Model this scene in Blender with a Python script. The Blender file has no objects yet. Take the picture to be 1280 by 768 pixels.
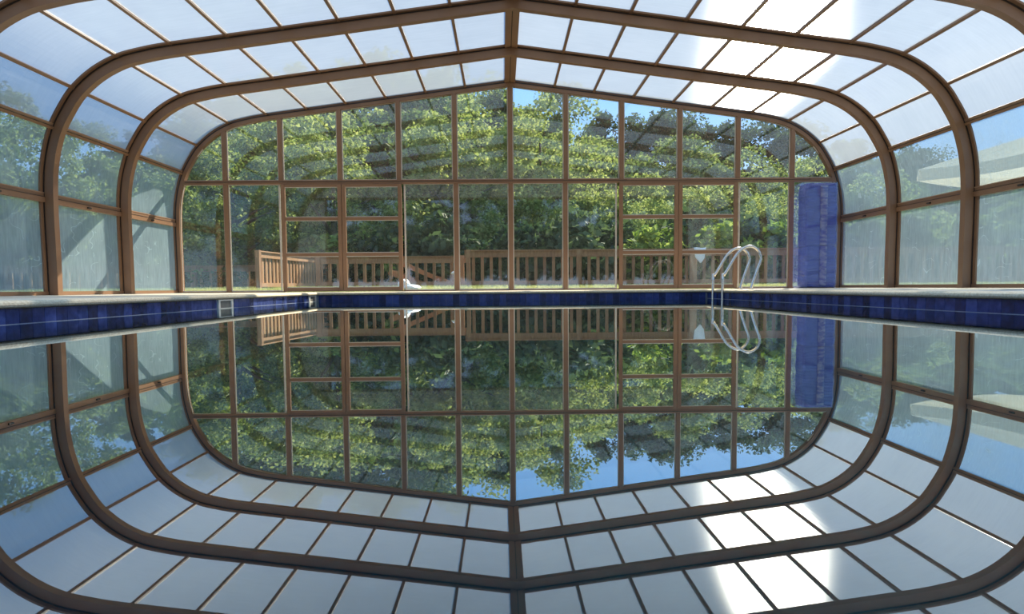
import bpy, math, random
import numpy as np
from mathutils import Vector, Matrix, Euler

# ------------------------------------------------------------------ camera
scene = bpy.context.scene
COL = scene.collection
cam_data = bpy.data.cameras.new('camera')
cam = bpy.data.objects.new('camera', cam_data)
COL.objects.link(cam)
CAM_F, CAM_P, CAM_YAW, CAM_ROLL, CAM_Z, CAM_X = 786.9, 0.0582, 0.0151, 0.0080, 0.2151, -0.1837
_F = Vector((math.sin(CAM_YAW) * math.cos(CAM_P), math.cos(CAM_YAW) * math.cos(CAM_P), -math.sin(CAM_P)))
_R = Vector((math.cos(CAM_YAW), -math.sin(CAM_YAW), 0))
_U = _R.cross(_F)
_R2 = _R * math.cos(CAM_ROLL) - _U * math.sin(CAM_ROLL)
_U2 = _R * math.sin(CAM_ROLL) + _U * math.cos(CAM_ROLL)
_M = Matrix((( _R2.x, _U2.x, -_F.x, CAM_X), (_R2.y, _U2.y, -_F.y, 0), (_R2.z, _U2.z, -_F.z, CAM_Z), (0, 0, 0, 1)))
cam.matrix_world = _M
cam_data.sensor_fit = 'HORIZONTAL'
cam_data.sensor_width = 36
cam_data.lens = CAM_F * 36 / 1280
cam_data.shift_y = (405.35 - 384) / 1280
cam_data.clip_start = 0.05
cam_data.clip_end = 500
scene.camera = cam

# ------------------------------------------------------------------ sky, sun, exposure
SUN_EL, SUN_AZ, SUN_STR = math.radians(37.5), math.radians(26.0), 8.6
world = bpy.data.worlds.new('world'); scene.world = world
world.use_nodes = True
wn, wl = world.node_tree.nodes, world.node_tree.links
wn.clear()
w_out = wn.new('ShaderNodeOutputWorld'); w_bg = wn.new('ShaderNodeBackground')
w_tc = wn.new('ShaderNodeTexCoord'); w_sep = wn.new('ShaderNodeSeparateXYZ'); w_rmp = wn.new('ShaderNodeValToRGB')
wl.new(w_tc.outputs['Generated'], w_sep.inputs[0]); wl.new(w_sep.outputs['Z'], w_rmp.inputs[0])
wl.new(w_rmp.outputs[0], w_bg.inputs[0]); wl.new(w_bg.outputs[0], w_out.inputs[0])
cr = w_rmp.color_ramp
cr.elements[0].position = 0.0; cr.elements[0].color = (0.48, 0.63, 0.84, 1)
cr.elements[1].position = 1.0; cr.elements[1].color = (0.28, 0.43, 0.68, 1)
e_ = cr.elements.new(0.3); e_.color = (0.20, 0.44, 0.86, 1)
w_bg.inputs[1].default_value = 1.25
sun_data = bpy.data.lights.new('sun', 'SUN'); sun_data.energy = SUN_STR; sun_data.angle = math.radians(0.6)
sun_data.color = (1.0, 0.90, 0.72)
sun = bpy.data.objects.new('sun', sun_data); COL.objects.link(sun)
sdir = Vector((math.sin(SUN_AZ) * math.cos(SUN_EL), math.cos(SUN_AZ) * math.cos(SUN_EL), math.sin(SUN_EL)))
sun.rotation_euler = sdir.to_track_quat('Z', 'Y').to_euler()
sun.location = sdir * 60
vs = scene.view_settings
vs.view_transform = 'Standard'; vs.look = 'None'; vs.exposure = 0.45; vs.gamma = 1.0; vs.use_curve_mapping = False
try:
    scene.cycles.transparent_max_bounces = 24
    scene.cycles.max_bounces = 10
    scene.cycles.caustics_reflective = False
    scene.cycles.caustics_refractive = False
    scene.cycles.sample_clamp_indirect = 4.0
except Exception:
    pass

# ------------------------------------------------------------------ materials
MATS = {}
class NT:
    def __init__(self, name):
        m = bpy.data.materials.new(name); m.use_nodes = True
        self.m = m; self.n = m.node_tree.nodes; self.l = m.node_tree.links
        self.n.clear(); self.out = self.n.new('ShaderNodeOutputMaterial'); MATS[name] = m
    def node(self, t, **kw):
        nd = self.n.new('ShaderNode' + t)
        for k, v in kw.items(): setattr(nd, k, v)
        return nd
    def link(self, a, b): self.l.new(a, b)
    def surf(self, s): self.l.new(s, self.out.inputs['Surface'])
    def coord(self, scale=(1, 1, 1), kind='Object'):
        tc = self.node('TexCoord'); mp = self.node('Mapping'); mp.inputs['Scale'].default_value = scale
        self.link(tc.outputs[kind], mp.inputs[0]); return mp.outputs[0]
    def noise(self, vec, scale, detail=4, rough=.55):
        nz = self.node('TexNoise'); nz.inputs['Scale'].default_value = scale
        nz.inputs['Detail'].default_value = detail; nz.inputs['Roughness'].default_value = rough
        if vec is not None: self.link(vec, nz.inputs['Vector'])
        return nz.outputs[0]
    def ramp(self, fac, *stops):
        r = self.node('ValToRGB'); c = r.color_ramp
        c.elements[0].position, c.elements[0].color = stops[0][0], (*stops[0][1], 1)
        c.elements[1].position, c.elements[1].color = stops[-1][0], (*stops[-1][1], 1)
        for p, col in stops[1:-1]:
            e = c.elements.new(p); e.color = (*col, 1)
        self.link(fac, r.inputs[0]); return r.outputs[0]
    def math(self, op, a, b=None, clamp=False):
        m = self.node('Math', operation=op); m.use_clamp = clamp
        for i, v in enumerate((a, b)):
            if v is None: continue
            if isinstance(v, (int, float)): m.inputs[i].default_value = v
            else: self.link(v, m.inputs[i])
        return m.outputs[0]
    def mix(self, fac, a, b):
        m = self.node('MixShader')
        if isinstance(fac, (int, float)): m.inputs[0].default_value = fac
        else: self.link(fac, m.inputs[0])
        self.link(a, m.inputs[1]); self.link(b, m.inputs[2]); return m.outputs[0]
    def schlick(self, f0, f90=1.0):
        lw = self.node('LayerWeight'); lw.inputs[0].default_value = .5
        return self.math('ADD', self.math('MULTIPLY', self.math('POWER', lw.outputs['Facing'], 5.0), f90 - f0), f0, True)
    def bsdf(self, t, color=None, rough=None):
        b = self.node('Bsdf' + t)
        if color is not None:
            if isinstance(color, tuple): b.inputs['Color'].default_value = (*color, 1)
            else: self.link(color, b.inputs['Color'])
        if rough is not None: b.inputs['Roughness'].default_value = rough
        return b
    def bump(self, h, strength, dist=.02):
        b = self.node('Bump'); b.inputs['Strength'].default_value = strength; b.inputs['Distance'].default_value = dist
        self.link(h, b.inputs['Height']); return b.outputs[0]

def principled(name, c1, c2, rough=.5, scale=8, vscale=(1, 1, 1), metallic=0, bump=0, bscale=60, spec=.5, rnd=0, kind='Object'):
    t = NT(name); p = t.node('BsdfPrincipled')
    v = t.coord(vscale, kind)
    f = t.noise(v, scale)
    if rnd:
        oi = t.node('ObjectInfo')
        f = t.math('ADD', t.math('MULTIPLY', f, 1 - rnd), t.math('MULTIPLY', oi.outputs['Random'], rnd))
    c = t.ramp(f, (.3, c1), (.7, c2))
    t.link(c, p.inputs['Base Color']); p.inputs['Roughness'].default_value = rough
    p.inputs['Metallic'].default_value = metallic; p.inputs['Specular IOR Level'].default_value = spec
    if bump:
        t.link(t.bump(t.noise(v, bscale), bump, .01), p.inputs['Normal'])
    t.surf(p.outputs[0]); return t.m

principled('brown_metal', (.235, .125, .068), (.275, .150, .082), .42, 3, bump=.02)
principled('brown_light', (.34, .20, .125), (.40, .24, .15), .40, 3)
principled('bead', (.55, .50, .44), (.66, .61, .54), .5, 6)  # brightness of sunlit frame edges put into the colour
principled('gasket', (.02, .014, .012), (.03, .02, .016), .6)
principled('coping', (.70, .53, .32), (.95, .81, .58), .85, 55, bump=.5, bscale=130)
principled('deck', (.55, .49, .39), (.66, .60, .49), .85, 25, bump=.3, bscale=90)
def tile_mat():
    t = NT('tile'); p = t.node('BsdfPrincipled'); g = t.node('NewGeometry'); oi = t.node('ObjectInfo')
    f = t.math('ADD', t.math('MULTIPLY', t.noise(g.outputs['Position'], 17, 5, .6), .62), t.math('MULTIPLY', oi.outputs['Random'], .38))
    t.link(t.ramp(f, (.28, (.010, .018, .070)), (.5, (.022, .045, .19)), (.72, (.06, .10, .34))), p.inputs['Base Color'])
    p.inputs['Roughness'].default_value = .22
    t.link(t.bump(t.noise(g.outputs['Position'], 30), .06, .01), p.inputs['Normal']); t.surf(p.outputs[0])
tile_mat()
principled('grout', (.30, .34, .40), (.38, .42, .48), .8, 40)
principled('basin', (.02, .12, .19), (.03, .18, .26), .5, 4)
principled('steel', (.62, .60, .57), (.74, .72, .69), .22, 20, metallic=1)
principled('white_plastic', (.80, .75, .64), (.88, .83, .72), .4, 5)
principled('skimmer_dark', (.10, .10, .09), (.16, .15, .13), .6, 20)
principled('fence_wood', (.24, .115, .055), (.44, .235, .12), .7, 6, (6, 6, .8), rnd=.35)
principled('fence_sunlit', (.46, .25, .12), (.62, .36, .18), .65, 6, (6, 6, .8), rnd=.35)  # fence wood with the side-on sunlight put into its orange
principled('bark', (.035, .028, .02), (.09, .07, .05), .9, 10, (4, 4, .6), bump=.6, bscale=20)
principled('soil', (.05, .06, .022), (.10, .13, .045), .95, 1.5, spec=0)
principled('hill', (.012, .022, .010), (.03, .05, .018), .95, .6, spec=0)
principled('plaster', (.55, .53, .48), (.63, .61, .56), .8, 3)
principled('lamp_white', (.80, .80, .80), (.86, .86, .86), .35)
principled('bag', (.40, .56, .66), (.86, .90, .92), .45, 9, bump=.5, bscale=18)
principled('towel', (.78, .80, .82), (.88, .90, .92), .9, 30, bump=.4, bscale=120)

def cloth_mat(name, c, tr=.45):
    t = NT(name); d = t.bsdf('Diffuse', c); r = t.bsdf('Translucent', c)
    t.surf(t.mix(tr, d.outputs[0], r.outputs[0]))
cloth_mat('canvas', (.86, .76, .58))

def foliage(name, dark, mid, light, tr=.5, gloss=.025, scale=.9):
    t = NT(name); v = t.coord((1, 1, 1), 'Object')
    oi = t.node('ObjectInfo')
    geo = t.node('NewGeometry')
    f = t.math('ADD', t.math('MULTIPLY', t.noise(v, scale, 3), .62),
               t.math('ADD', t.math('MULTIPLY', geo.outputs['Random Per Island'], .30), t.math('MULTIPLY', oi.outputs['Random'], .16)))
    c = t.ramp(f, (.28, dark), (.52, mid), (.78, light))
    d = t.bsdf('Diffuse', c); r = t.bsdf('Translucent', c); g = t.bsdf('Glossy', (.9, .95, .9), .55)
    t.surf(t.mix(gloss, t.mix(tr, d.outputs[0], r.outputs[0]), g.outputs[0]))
foliage('leaf_light', (.060, .105, .022), (.23, .31, .070), (.52, .57, .18))
foliage('leaf_mid', (.030, .065, .018), (.12, .19, .05), (.33, .40, .12))
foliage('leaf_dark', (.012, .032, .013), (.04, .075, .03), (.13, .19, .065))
foliage('needle', (.035, .065, .025), (.09, .14, .05), (.19, .25, .09), .35)
foliage('leaf_bright', (.10, .18, .022), (.25, .36, .055), (.50, .58, .15))
foliage('grass', (.30, .36, .10), (.52, .56, .20), (.70, .70, .34), .4, .03)

# frosted sheet of the roof: part clear, part milky, and a forward-scattering lobe that glares towards the sun
def frosted(name, clear, milky, clear_w, milky_w, streak_scale, rough=.31):
    t = NT(name); v = t.coord((.5, 6, .5), 'Object')
    v2 = t.coord((1, 1, 1), 'Object')
    nz = t.noise(v, streak_scale, 4); nz2 = t.noise(v2, 1.6, 5)
    mc = t.ramp(t.math('ADD', t.math('MULTIPLY', nz, .5), t.math('MULTIPLY', nz2, .5)),
                (.3, tuple(k * .86 for k in milky)), (.7, milky))
    tp = t.bsdf('Transparent', clear); tl = t.bsdf('Translucent', mc)
    rf = t.bsdf('Refraction', (.95, .97, 1.0), rough); rf.inputs['IOR'].default_value = 1.19
    gl = t.bsdf('Glossy', (1, 1, 1), .12)
    df = t.bsdf('Diffuse', mc)
    a = t.mix(milky_w, tp.outputs[0], t.mix(.50, tl.outputs[0], df.outputs[0]))
    b = t.mix(1 - clear_w, a, rf.outputs[0])
    t.surf(t.mix(t.schlick(.03, .5), b, gl.outputs[0]))
frosted('roof_sheet', (.88, .93, 1.0), (.52, .55, .535), .905, .82, 5)
def clear_mat(name, c=(1, 1, 1)):
    t = NT(name); t.surf(t.bsdf('Transparent', c).outputs[0])
clear_mat('sheet_back')
def dirty_glass(name, tint, haze_c, h0, h1, f0, scratch=0):
    t = NT(name); v = t.coord((5, 5, .55), 'Object'); v2 = t.coord((1, 1, 1), 'Object')
    st = t.noise(v, 6, 5, .65); cl = t.noise(v2, 1.3, 4)
    fz = t.math('ADD', t.math('MULTIPLY', st, .6), t.math('MULTIPLY', cl, .4))
    mr = t.node('MapRange'); mr.inputs[1].default_value = .3; mr.inputs[2].default_value = .72
    mr.inputs[3].default_value = h0; mr.inputs[4].default_value = h1
    t.link(fz, mr.inputs[0])
    hz_f = mr.outputs[0]
    if scratch:                                       # thin wiping marks: contour lines of a noise, kept only in patches
        iso = t.math('LESS_THAN', t.math('ABSOLUTE', t.math('SUBTRACT', t.noise(t.coord((1, 1, 1.4)), 2.6, 1), .5)), .006)
        msk = t.math('GREATER_THAN', t.noise(t.coord((1.7, 1.7, 1.7)), 2.2, 1), .56)
        hz_f = t.math('ADD', hz_f, t.math('MULTIPLY', t.math('MULTIPLY', iso, msk), scratch), True)
    tp = t.bsdf('Transparent', tint); tl = t.bsdf('Translucent', haze_c); df = t.bsdf('Diffuse', haze_c)
    gl = t.bsdf('Glossy', (1, 1, 1), .03)
    hz = t.mix(.68, tl.outputs[0], df.outputs[0])
    t.surf(t.mix(t.schlick(f0, .8), t.mix(hz_f, tp.outputs[0], hz), gl.outputs[0]))
dirty_glass('side_sheet', (.72, .86, .92), (.44, .59, .68), .42, .72, .03, .22)
dirty_glass('end_glass', (.98, .99, .98), (.72, .80, .80), .002, .02, .066)
dirty_glass('gable_sheet', (.9, .95, 1.0), (.86, .86, .84), .93, .99, .03)
dirty_glass('film', (.84, .90, 1.0), (.40, .50, .90), .08, .22, .06)

def water_mat():
    t = NT('water')
    v = t.coord((1, 1, 1), 'Object')
    bp = t.bump(t.noise(v, 1.1, 2), .010, .02)
    gl = t.bsdf('Glossy', (.92, .97, .98), .0); t.link(bp, gl.inputs['Normal'])
    rf = t.bsdf('Refraction', (.45, .80, .88), .0); rf.inputs['IOR'].default_value = 1.33
    lw = t.node('LayerWeight'); lw.inputs[0].default_value = .5
    mr = t.node('MapRange'); mr.inputs[1].default_value = .40; mr.inputs[2].default_value = .95
    mr.inputs[3].default_value = .09; mr.inputs[4].default_value = .86
    t.link(lw.outputs['Facing'], mr.inputs[0])
    t.surf(t.mix(mr.outputs[0], rf.outputs[0], gl.outputs[0]))
water_mat()

def bundle_mat():
    t = NT('blue_vinyl'); p = t.node('BsdfPrincipled'); v = t.coord((1, 1, 1.6), 'Object')
    f = t.noise(v, 5, 5)
    t.link(t.ramp(f, (.3, (.050, .065, .34)), (.7, (.09, .12, .50))), p.inputs['Base Color'])
    p.inputs['Roughness'].default_value = .28
    wv = t.node('TexWave'); wv.inputs['Scale'].default_value = 3.2; wv.inputs['Distortion'].default_value = 9
    wv.inputs['Detail'].default_value = 3; wv.bands_direction = 'Z'
    t.link(v, wv.inputs['Vector'])
    t.link(t.bump(wv.outputs['Fac'], .55, .012), p.inputs['Normal'])
    t.surf(p.outputs[0])
    t = NT('blue_strip'); p = t.node('BsdfPrincipled'); v = t.coord((1, 1, 2.2), 'Object')
    f = t.noise(v, 7, 4)
    t.link(t.ramp(f, (.4, (.12, .14, .46)), (.62, (.42, .42, .60))), p.inputs['Base Color'])
    p.inputs['Roughness'].default_value = .2
    t.link(t.bump(t.noise(v, 12, 4), .5, .01), p.inputs['Normal'])
    t.surf(p.outputs[0])
bundle_mat()

# ------------------------------------------------------------------ mesh helpers
class MB:
    def __init__(self): self.v = []; self.f = []; self.mi = []
    def face(self, idx, mi=0): self.f.append(tuple(idx)); self.mi.append(mi)
    def box(self, x0, x1, y0, y1, z0, z1, mi=0):
        b = len(self.v)
        self.v += [(x0, y0, z0), (x1, y0, z0), (x1, y1, z0), (x0, y1, z0), (x0, y0, z1), (x1, y0, z1), (x1, y1, z1), (x0, y1, z1)]
        for q in ((0, 3, 2, 1), (4, 5, 6, 7), (0, 1, 5, 4), (1, 2, 6, 5), (2, 3, 7, 6), (3, 0, 4, 7)):
            self.face([b + i for i in q], mi)
        return self
    def prism(self, poly, y0, y1, mi=0, mi_back=None):     # polygon in xz (counter-clockwise seen from -y), extruded along y
        b = len(self.v); n = len(poly)
        self.v += [(x, y0, z) for x, z in poly] + [(x, y1, z) for x, z in poly]
        self.face([b + i for i in range(n)], mi)
        self.face([b + n + i for i in reversed(range(n))], mi if mi_back is None else mi_back)
        for i in range(n):
            j = (i + 1) % n
            self.face([b + i, b + n + i, b + n + j, b + j], mi if mi_back is None else mi_back)
        return self
    def sweep(self, path, sect, closed=False, cap=True, mi=0):   # path: list of (p, a, b) frames, sect: list of (u, v)
        b = len(self.v); k = len(sect)
        for p, a, c in path:
            for u, w in sect:
                self.v.append(tuple(p[i] + a[i] * u + c[i] * w for i in range(3)))
        n = len(path)
        for i in range(n - (0 if closed else 1)):
            i2 = (i + 1) % n
            for j in range(k):
                j2 = (j + 1) % k
                self.face([b + i * k + j, b + i2 * k + j, b + i2 * k + j2, b + i * k + j2], mi)
        if cap and not closed:
            self.face([b + j for j in range(k)][::-1][::-1], mi); self.face([b + (n - 1) * k + j for j in range(k)][::-1], mi)
        return self
    def tube(self, pts, r, seg=10, mi=0):
        pts = [Vector(p) for p in pts]; path = []
        ref = Vector((0, 1, 0))
        rs = r if isinstance(r, (list, tuple)) else [r] * len(pts)
        for i, p in enumerate(pts):
            d = (pts[min(i + 1, len(pts) - 1)] - pts[max(i - 1, 0)]).normalized()
            rf = ref if abs(d.dot(ref)) < .95 else Vector((1, 0, 0))
            a = (rf - d * rf.dot(d)).normalized(); c = d.cross(a)
            path.append((p, a * rs[i], c * rs[i]))
        return self.sweep(path, [(math.cos(2 * math.pi * k / seg), math.sin(2 * math.pi * k / seg)) for k in range(seg)], mi=mi)
    def beam(self, p, q, w, h, up=(0, 0, 1), mi=0):        # straight bar from p to q, w across, h along up
        p, q, up = Vector(p), Vector(q), Vector(up); d = (q - p).normalized()
        a = d.cross(up).normalized(); c = a.cross(d)
        return self.sweep([(p, a, c), (q, a, c)], [(-w / 2, -h / 2), (w / 2, -h / 2), (w / 2, h / 2), (-w / 2, h / 2)], mi=mi)
    def mesh(self, name, mats, smooth=False):
        me = bpy.data.meshes.new(name); me.from_pydata(self.v, [], self.f); me.update()
        for m in (mats if isinstance(mats, (list, tuple)) else [mats]): me.materials.append(MATS[m])
        me.polygons.foreach_set('material_index', self.mi)
        if smooth: me.polygons.foreach_set('use_smooth', [True] * len(self.f))
        import bmesh
        bm = bmesh.new(); bm.from_mesh(me); bmesh.ops.recalc_face_normals(bm, faces=bm.faces); bm.to_mesh(me); bm.free()
        return me
    def build(self, name, mats, parent=None, smooth=False, bevel=0):
        o = bpy.data.objects.new(name, self.mesh(name, mats, smooth)); COL.objects.link(o)
        if parent: o.parent = parent
        if bevel:
            bv = o.modifiers.new('bevel', 'BEVEL'); bv.width = bevel; bv.segments = 2; bv.limit_method = 'ANGLE'
        return o

def tag(o, label=None, cat=None, group=None, kind=None):
    if label: o['label'] = label
    if cat: o['category'] = cat
    if group: o['group'] = group
    if kind: o['kind'] = kind
    return o
def empty(name, loc=(0, 0, 0), rz=0):
    o = bpy.data.objects.new(name, None); COL.objects.link(o); o.location = loc; o.rotation_euler = (0, 0, rz)
    o.empty_display_size = .1; return o
def inst(name, me, parent=None, loc=(0, 0, 0), rot=(0, 0, 0), scale=(1, 1, 1)):
    o = bpy.data.objects.new(name, me); COL.objects.link(o)
    if parent: o.parent = parent
    o.location = loc; o.rotation_euler = rot; o.scale = scale; return o
def clip_poly(poly, axis, lim, keep_less):
    out = []; n = len(poly)
    for i in range(n):
        a, b = poly[i], poly[(i + 1) % n]
        ia = (a[axis] <= lim) if keep_less else (a[axis] >= lim)
        ib = (b[axis] <= lim) if keep_less else (b[axis] >= lim)
        if ia: out.append(a)
        if ia != ib:
            t = (lim - a[axis]) / (b[axis] - a[axis]); out.append((a[0] + t * (b[0] - a[0]), a[1] + t * (b[1] - a[1])))
    return out
def clip_rect(poly, x0, x1, z0, z1):
    for ax, lim, less in ((0, x0, False), (0, x1, True), (1, z0, False), (1, z1, True)):
        poly = clip_poly(poly, ax, lim, less)
        if not poly: return poly
    return poly

# ------------------------------------------------------------------ enclosure profile (half section, x outwards, z up)
PX, PY_FAR, ZD = 3.37, 10.85, 0.155             # pool half width, far pool edge, deck height (water is z = 0)
SP, Y0 = 1.761, 12.6
RIB_Y = [Y0 - SP * k for k in range(5)]
CTRL = [(6.60, .155), (6.60, .7), (6.605, 1.2), (6.60, 1.6), (6.58, 1.9), (6.525, 2.2), (6.43, 2.50), (6.285, 2.77), (6.10, 3.03),
        (5.81, 3.28), (5.47, 3.46), (5.12, 3.555), (4.73, 3.625)]
ROOF_X = [4.73, 3.95, 3.19, 2.415, 1.64, .872, 0.0]
APEX = 4.255
def roof_z(x): return 3.625 + (4.73 - x) / 4.73 * (APEX - 3.625)
def catmull(pts, n=5):
    out = []
    for i in range(len(pts) - 1):
        p0 = pts[max(i - 1, 0)]; p1 = pts[i]; p2 = pts[i + 1]; p3 = pts[min(i + 2, len(pts) - 1)]
        for k in range(n):
            t = k / n
            out.append(tuple(.5 * (2 * p1[j] + (p2[j] - p0[j]) * t + (2 * p0[j] - 5 * p1[j] + 4 * p2[j] - p3[j]) * t * t
                                   + (3 * p1[j] - p0[j] - 3 * p2[j] + p3[j]) * t ** 3) for j in range(2)))
    out.append(pts[-1]); return out
HALF = catmull(CTRL + [(3.95, roof_z(3.95))])          # dense, from base to first roof bar
HALF = [q for q in HALF if q[0] >= 4.73 or q[1] < 3.0]
if HALF[-1][0] > 4.7301: HALF.append((4.73, 3.625))
PROF = HALF + [(x, roof_z(x)) for x in ROOF_X[1:]]
def normals(pts):
    out = []
    for i in range(len(pts)):
        a = pts[max(i - 1, 0)]; b = pts[min(i + 1, len(pts) - 1)]
        d = Vector((b[0] - a[0], b[1] - a[1])).normalized(); out.append((-d.y, d.x))   # points inwards
    return out
PNORM = normals(PROF)
PNORM[-1] = (0.0, -1.0)
def offset_profile(off):
    return [(p[0] + n[0] * off if p[0] > 0 else 0.0, p[1] + n[1] * off) for p, n in zip(PROF, PNORM)]
def full_poly(off):                                # closed polygon of the section, counter-clockwise seen from -y
    h = offset_profile(off)
    return [(x, z) for x, z in h] + [(-x, z) for x, z in reversed(h[:-1])]
def arch_sweep(mb, off0, off1, y0, y1, mi=0):
    a, b = offset_profile(off0), offset_profile(off1)
    ring_o = [(x, z) for x, z in a] + [(-x, z) for x, z in reversed(a[:-1])]
    ring_i = [(x, z) for x, z in b] + [(-x, z) for x, z in reversed(b[:-1])]
    k = len(mb.v); n = len(ring_o)
    for (xo, zo), (xi, zi) in zip(ring_o, ring_i):
        mb.v += [(xo, y0, zo), (xi, y0, zi), (xi, y1, zi), (xo, y1, zo)]
    for i in range(n - 1):
        for j in range(4):
            j2 = (j + 1) % 4
            mb.face([k + 4 * i + j, k + 4 * i + j2, k + 4 * (i + 1) + j2, k + 4 * (i + 1) + j], mi)
    mb.face([k, k + 1, k + 2, k + 3], mi); e = k + 4 * (n - 1); mb.face([e + 3, e + 2, e + 1, e], mi)

# ------------------------------------------------------------------ ground, deck, pool
GZ = 0.09
g = MB()                                               # lawn sheet with a hole for the deck and pool
g.v = [(-60, 12.95, -.4), (60, 12.95, -.4), (60, 19, -.4), (-60, 19, -.4), (-60, 12.95, .148), (60, 12.95, .148), (60, 19, .262), (-60, 19, .262)]
for q in ((0, 3, 2, 1), (4, 5, 6, 7), (0, 1, 5, 4), (1, 2, 6, 5), (2, 3, 7, 6), (3, 0, 4, 7)): g.face(q)
def lawn_z(y): return .148 + (y - 12.95) / 6.05 * .114
for x0, x1, y0, y1 in ((-60, -8.2, -45, 12.95), (8.2, 60, -45, 12.95), (-8.2, 8.2, -45, -3.0)):
    g.box(x0, x1, y0, y1, GZ - .4, GZ)
tag(g.build('ground', 'soil'), 'grassy soil of the garden around the pool deck', kind='structure')
hm = MB()                                              # wooded slope that falls behind the railing and climbs beyond
NXH, NYH = 40, 26
for j in range(NYH + 1):
    for i in range(NXH + 1):
        x = -90 + 180 * i / NXH; y = 18.9 + 81 * j / NYH
        z = -.35 - 2.2 * min(1, (y - 18.9) / 6) + max(0, y - 34) * .24 + .5 * math.sin(x * .21 + y * .13)
        if x > 0: z -= max(0, y - 34) * .04
        if j == 0: z = .2
        hm.v.append((x, y, z))
for j in range(NYH):
    for i in range(NXH):
        a = j * (NXH + 1) + i; hm.face([a, a + 1, a + NXH + 2, a + NXH + 1])
tag(hm.build('hillside', 'hill', smooth=True), 'dark wooded slope climbing behind the railing', kind='structure')

NEAR = -1.10                                            # near pool edge, behind the camera
floor = empty('floor'); tag(floor, 'pale stone deck around the pool inside the enclosure', kind='structure')
for nm, x0, x1, y0, y1 in (('deck_slab', -8.2, -PX - .33, -3.0, 12.95), ('deck_slab', PX + .33, 8.2, -3.0, 12.95),
                           ('deck_slab', -PX - .33, PX + .33, PY_FAR + .33, 12.95), ('deck_slab', -PX - .33, PX + .33, -3.0, NEAR - .33)):
    MB().box(x0, x1, y0, y1, -.35, ZD - .004).build(nm, 'deck', floor)
# bull-nosed coping, one length per side, mitred at the corners
NOSE = [(-.33, .106), (.028, .106), (.040, .114), (.046, .127), (.042, .141), (.030, .150), (.012, ZD), (-.33, ZD)]
cop = empty('coping'); tag(cop, 'sandy aggregate coping running round the pool rim', kind='structure')
def coping_run(p, q, inward):
    p, q, n = Vector(p), Vector(q), Vector(inward); d = (q - p).normalized()
    mb = MB(); b = 0; k = len(NOSE)
    for e, sgn in ((p, 1), (q, -1)):
        for u, w in NOSE:
            pt = e + n * u + d * (sgn * u); mb.v.append((pt.x, pt.y, w))
    for j in range(k):
        mb.face([j, k + j, k + (j + 1) % k, (j + 1) % k])
    mb.face(range(k)); mb.face(range(2 * k - 1, k - 1, -1))
    return mb.build('coping_stone', 'coping', cop)
coping_run((-PX, NEAR, 0), (-PX, PY_FAR, 0), (1, 0, 0))
coping_run((PX, PY_FAR, 0), (PX, NEAR, 0), (-1, 0, 0))
coping_run((-PX, PY_FAR, 0), (PX, PY_FAR, 0), (0, -1, 0))
coping_run((PX, NEAR, 0), (-PX, NEAR, 0), (0, 1, 0))
# basin with one row of tiles at the waterline
basin = empty('pool_basin'); tag(basin, 'pool basin lined with mottled blue tiles at the waterline', kind='structure')
W = .12; ZB = -1.5
for nm, bx in (('basin_wall', (-PX - .3, -PX, NEAR - .3, PY_FAR + .3)), ('basin_wall', (PX, PX + .3, NEAR - .3, PY_FAR + .3)),
               ('basin_wall', (-PX, PX, PY_FAR, PY_FAR + .3)), ('basin_wall', (-PX, PX, NEAR - .3, NEAR))):
    MB().box(*bx, ZB, .105).build(nm, 'grout', basin)
MB().box(-PX - .3, PX + .3, NEAR - .3, PY_FAR + .3, ZB - .2, ZB).build('basin_floor', 'basin', basin)
for bx in ((-PX, -PX + .006, NEAR, PY_FAR, ZB, -.012), (PX - .006, PX, NEAR, PY_FAR, ZB, -.012), (-PX, PX, PY_FAR - .006, PY_FAR, ZB, -.012)):
    MB().box(*bx).build('basin_lining', 'basin', basin)
for bx in ((-PX, -PX + .008, NEAR, PY_FAR, -.003, .0035), (PX - .008, PX, NEAR, PY_FAR, -.003, .0035)):
    MB().box(*bx).build('waterline_mark', 'grout', basin)
TS = .1148
tm = MB(); h = TS / 2 - .0013; tm.box(-h, h, -.006, 0, -.010, .1045)
tile_me = tm.mesh('tile', 'tile')
SKIM_Y = (7.28, 10.60)
nt = int((PY_FAR - NEAR) / TS)
for i in range(nt):
    y = PY_FAR - TS * (i + .5)
    if not any(abs(y - s) < .225 for s in SKIM_Y):
        inst('tile', tile_me, basin, (-PX, y, 0), (0, 0, math.pi / 2))
    inst('tile', tile_me, basin, (PX, y, 0), (0, 0, -math.pi / 2))
nx = int(2 * PX / TS)
for i in range(nx):
    inst('tile', tile_me, basin, (-nx * TS / 2 + TS * (i + .5), PY_FAR, 0))
for s, lab in zip(SKIM_Y, ('white skimmer mouth set between the blue tiles of the long pool wall', 'white skimmer mouth in the pool wall right beside the corner')):
    e = tag(empty('pool_skimmer', (-PX, s, 0)), lab, 'skimmer')
    fr = MB(); a, b_ = .19, .145
    fr.box(-.004, .016, -a, a, .088, .1045).box(-.004, .016, -a, a, -.03, .008).box(-.004, .016, -a, -b_, .008, .088).box(-.004, .016, b_, a, .008, .088)
    fr.build('face_frame', 'white_plastic', e)
    MB().box(-.004, .002, -b_, b_, -.02, .092).build('throat', 'skimmer_dark', e)
    MB().box(.002, .006, -b_ + .01, b_ - .01, .010, .046).build('weir_flap', 'skimmer_dark', e)
wt = MB()
wt.v = [(-PX, NEAR, 0), (PX, NEAR, 0), (PX, PY_FAR, 0), (-PX, PY_FAR, 0)]; wt.face((0, 1, 2, 3))
tag(wt.build('water', 'water'), 'mirror-still dark teal pool water', kind='structure')

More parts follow.
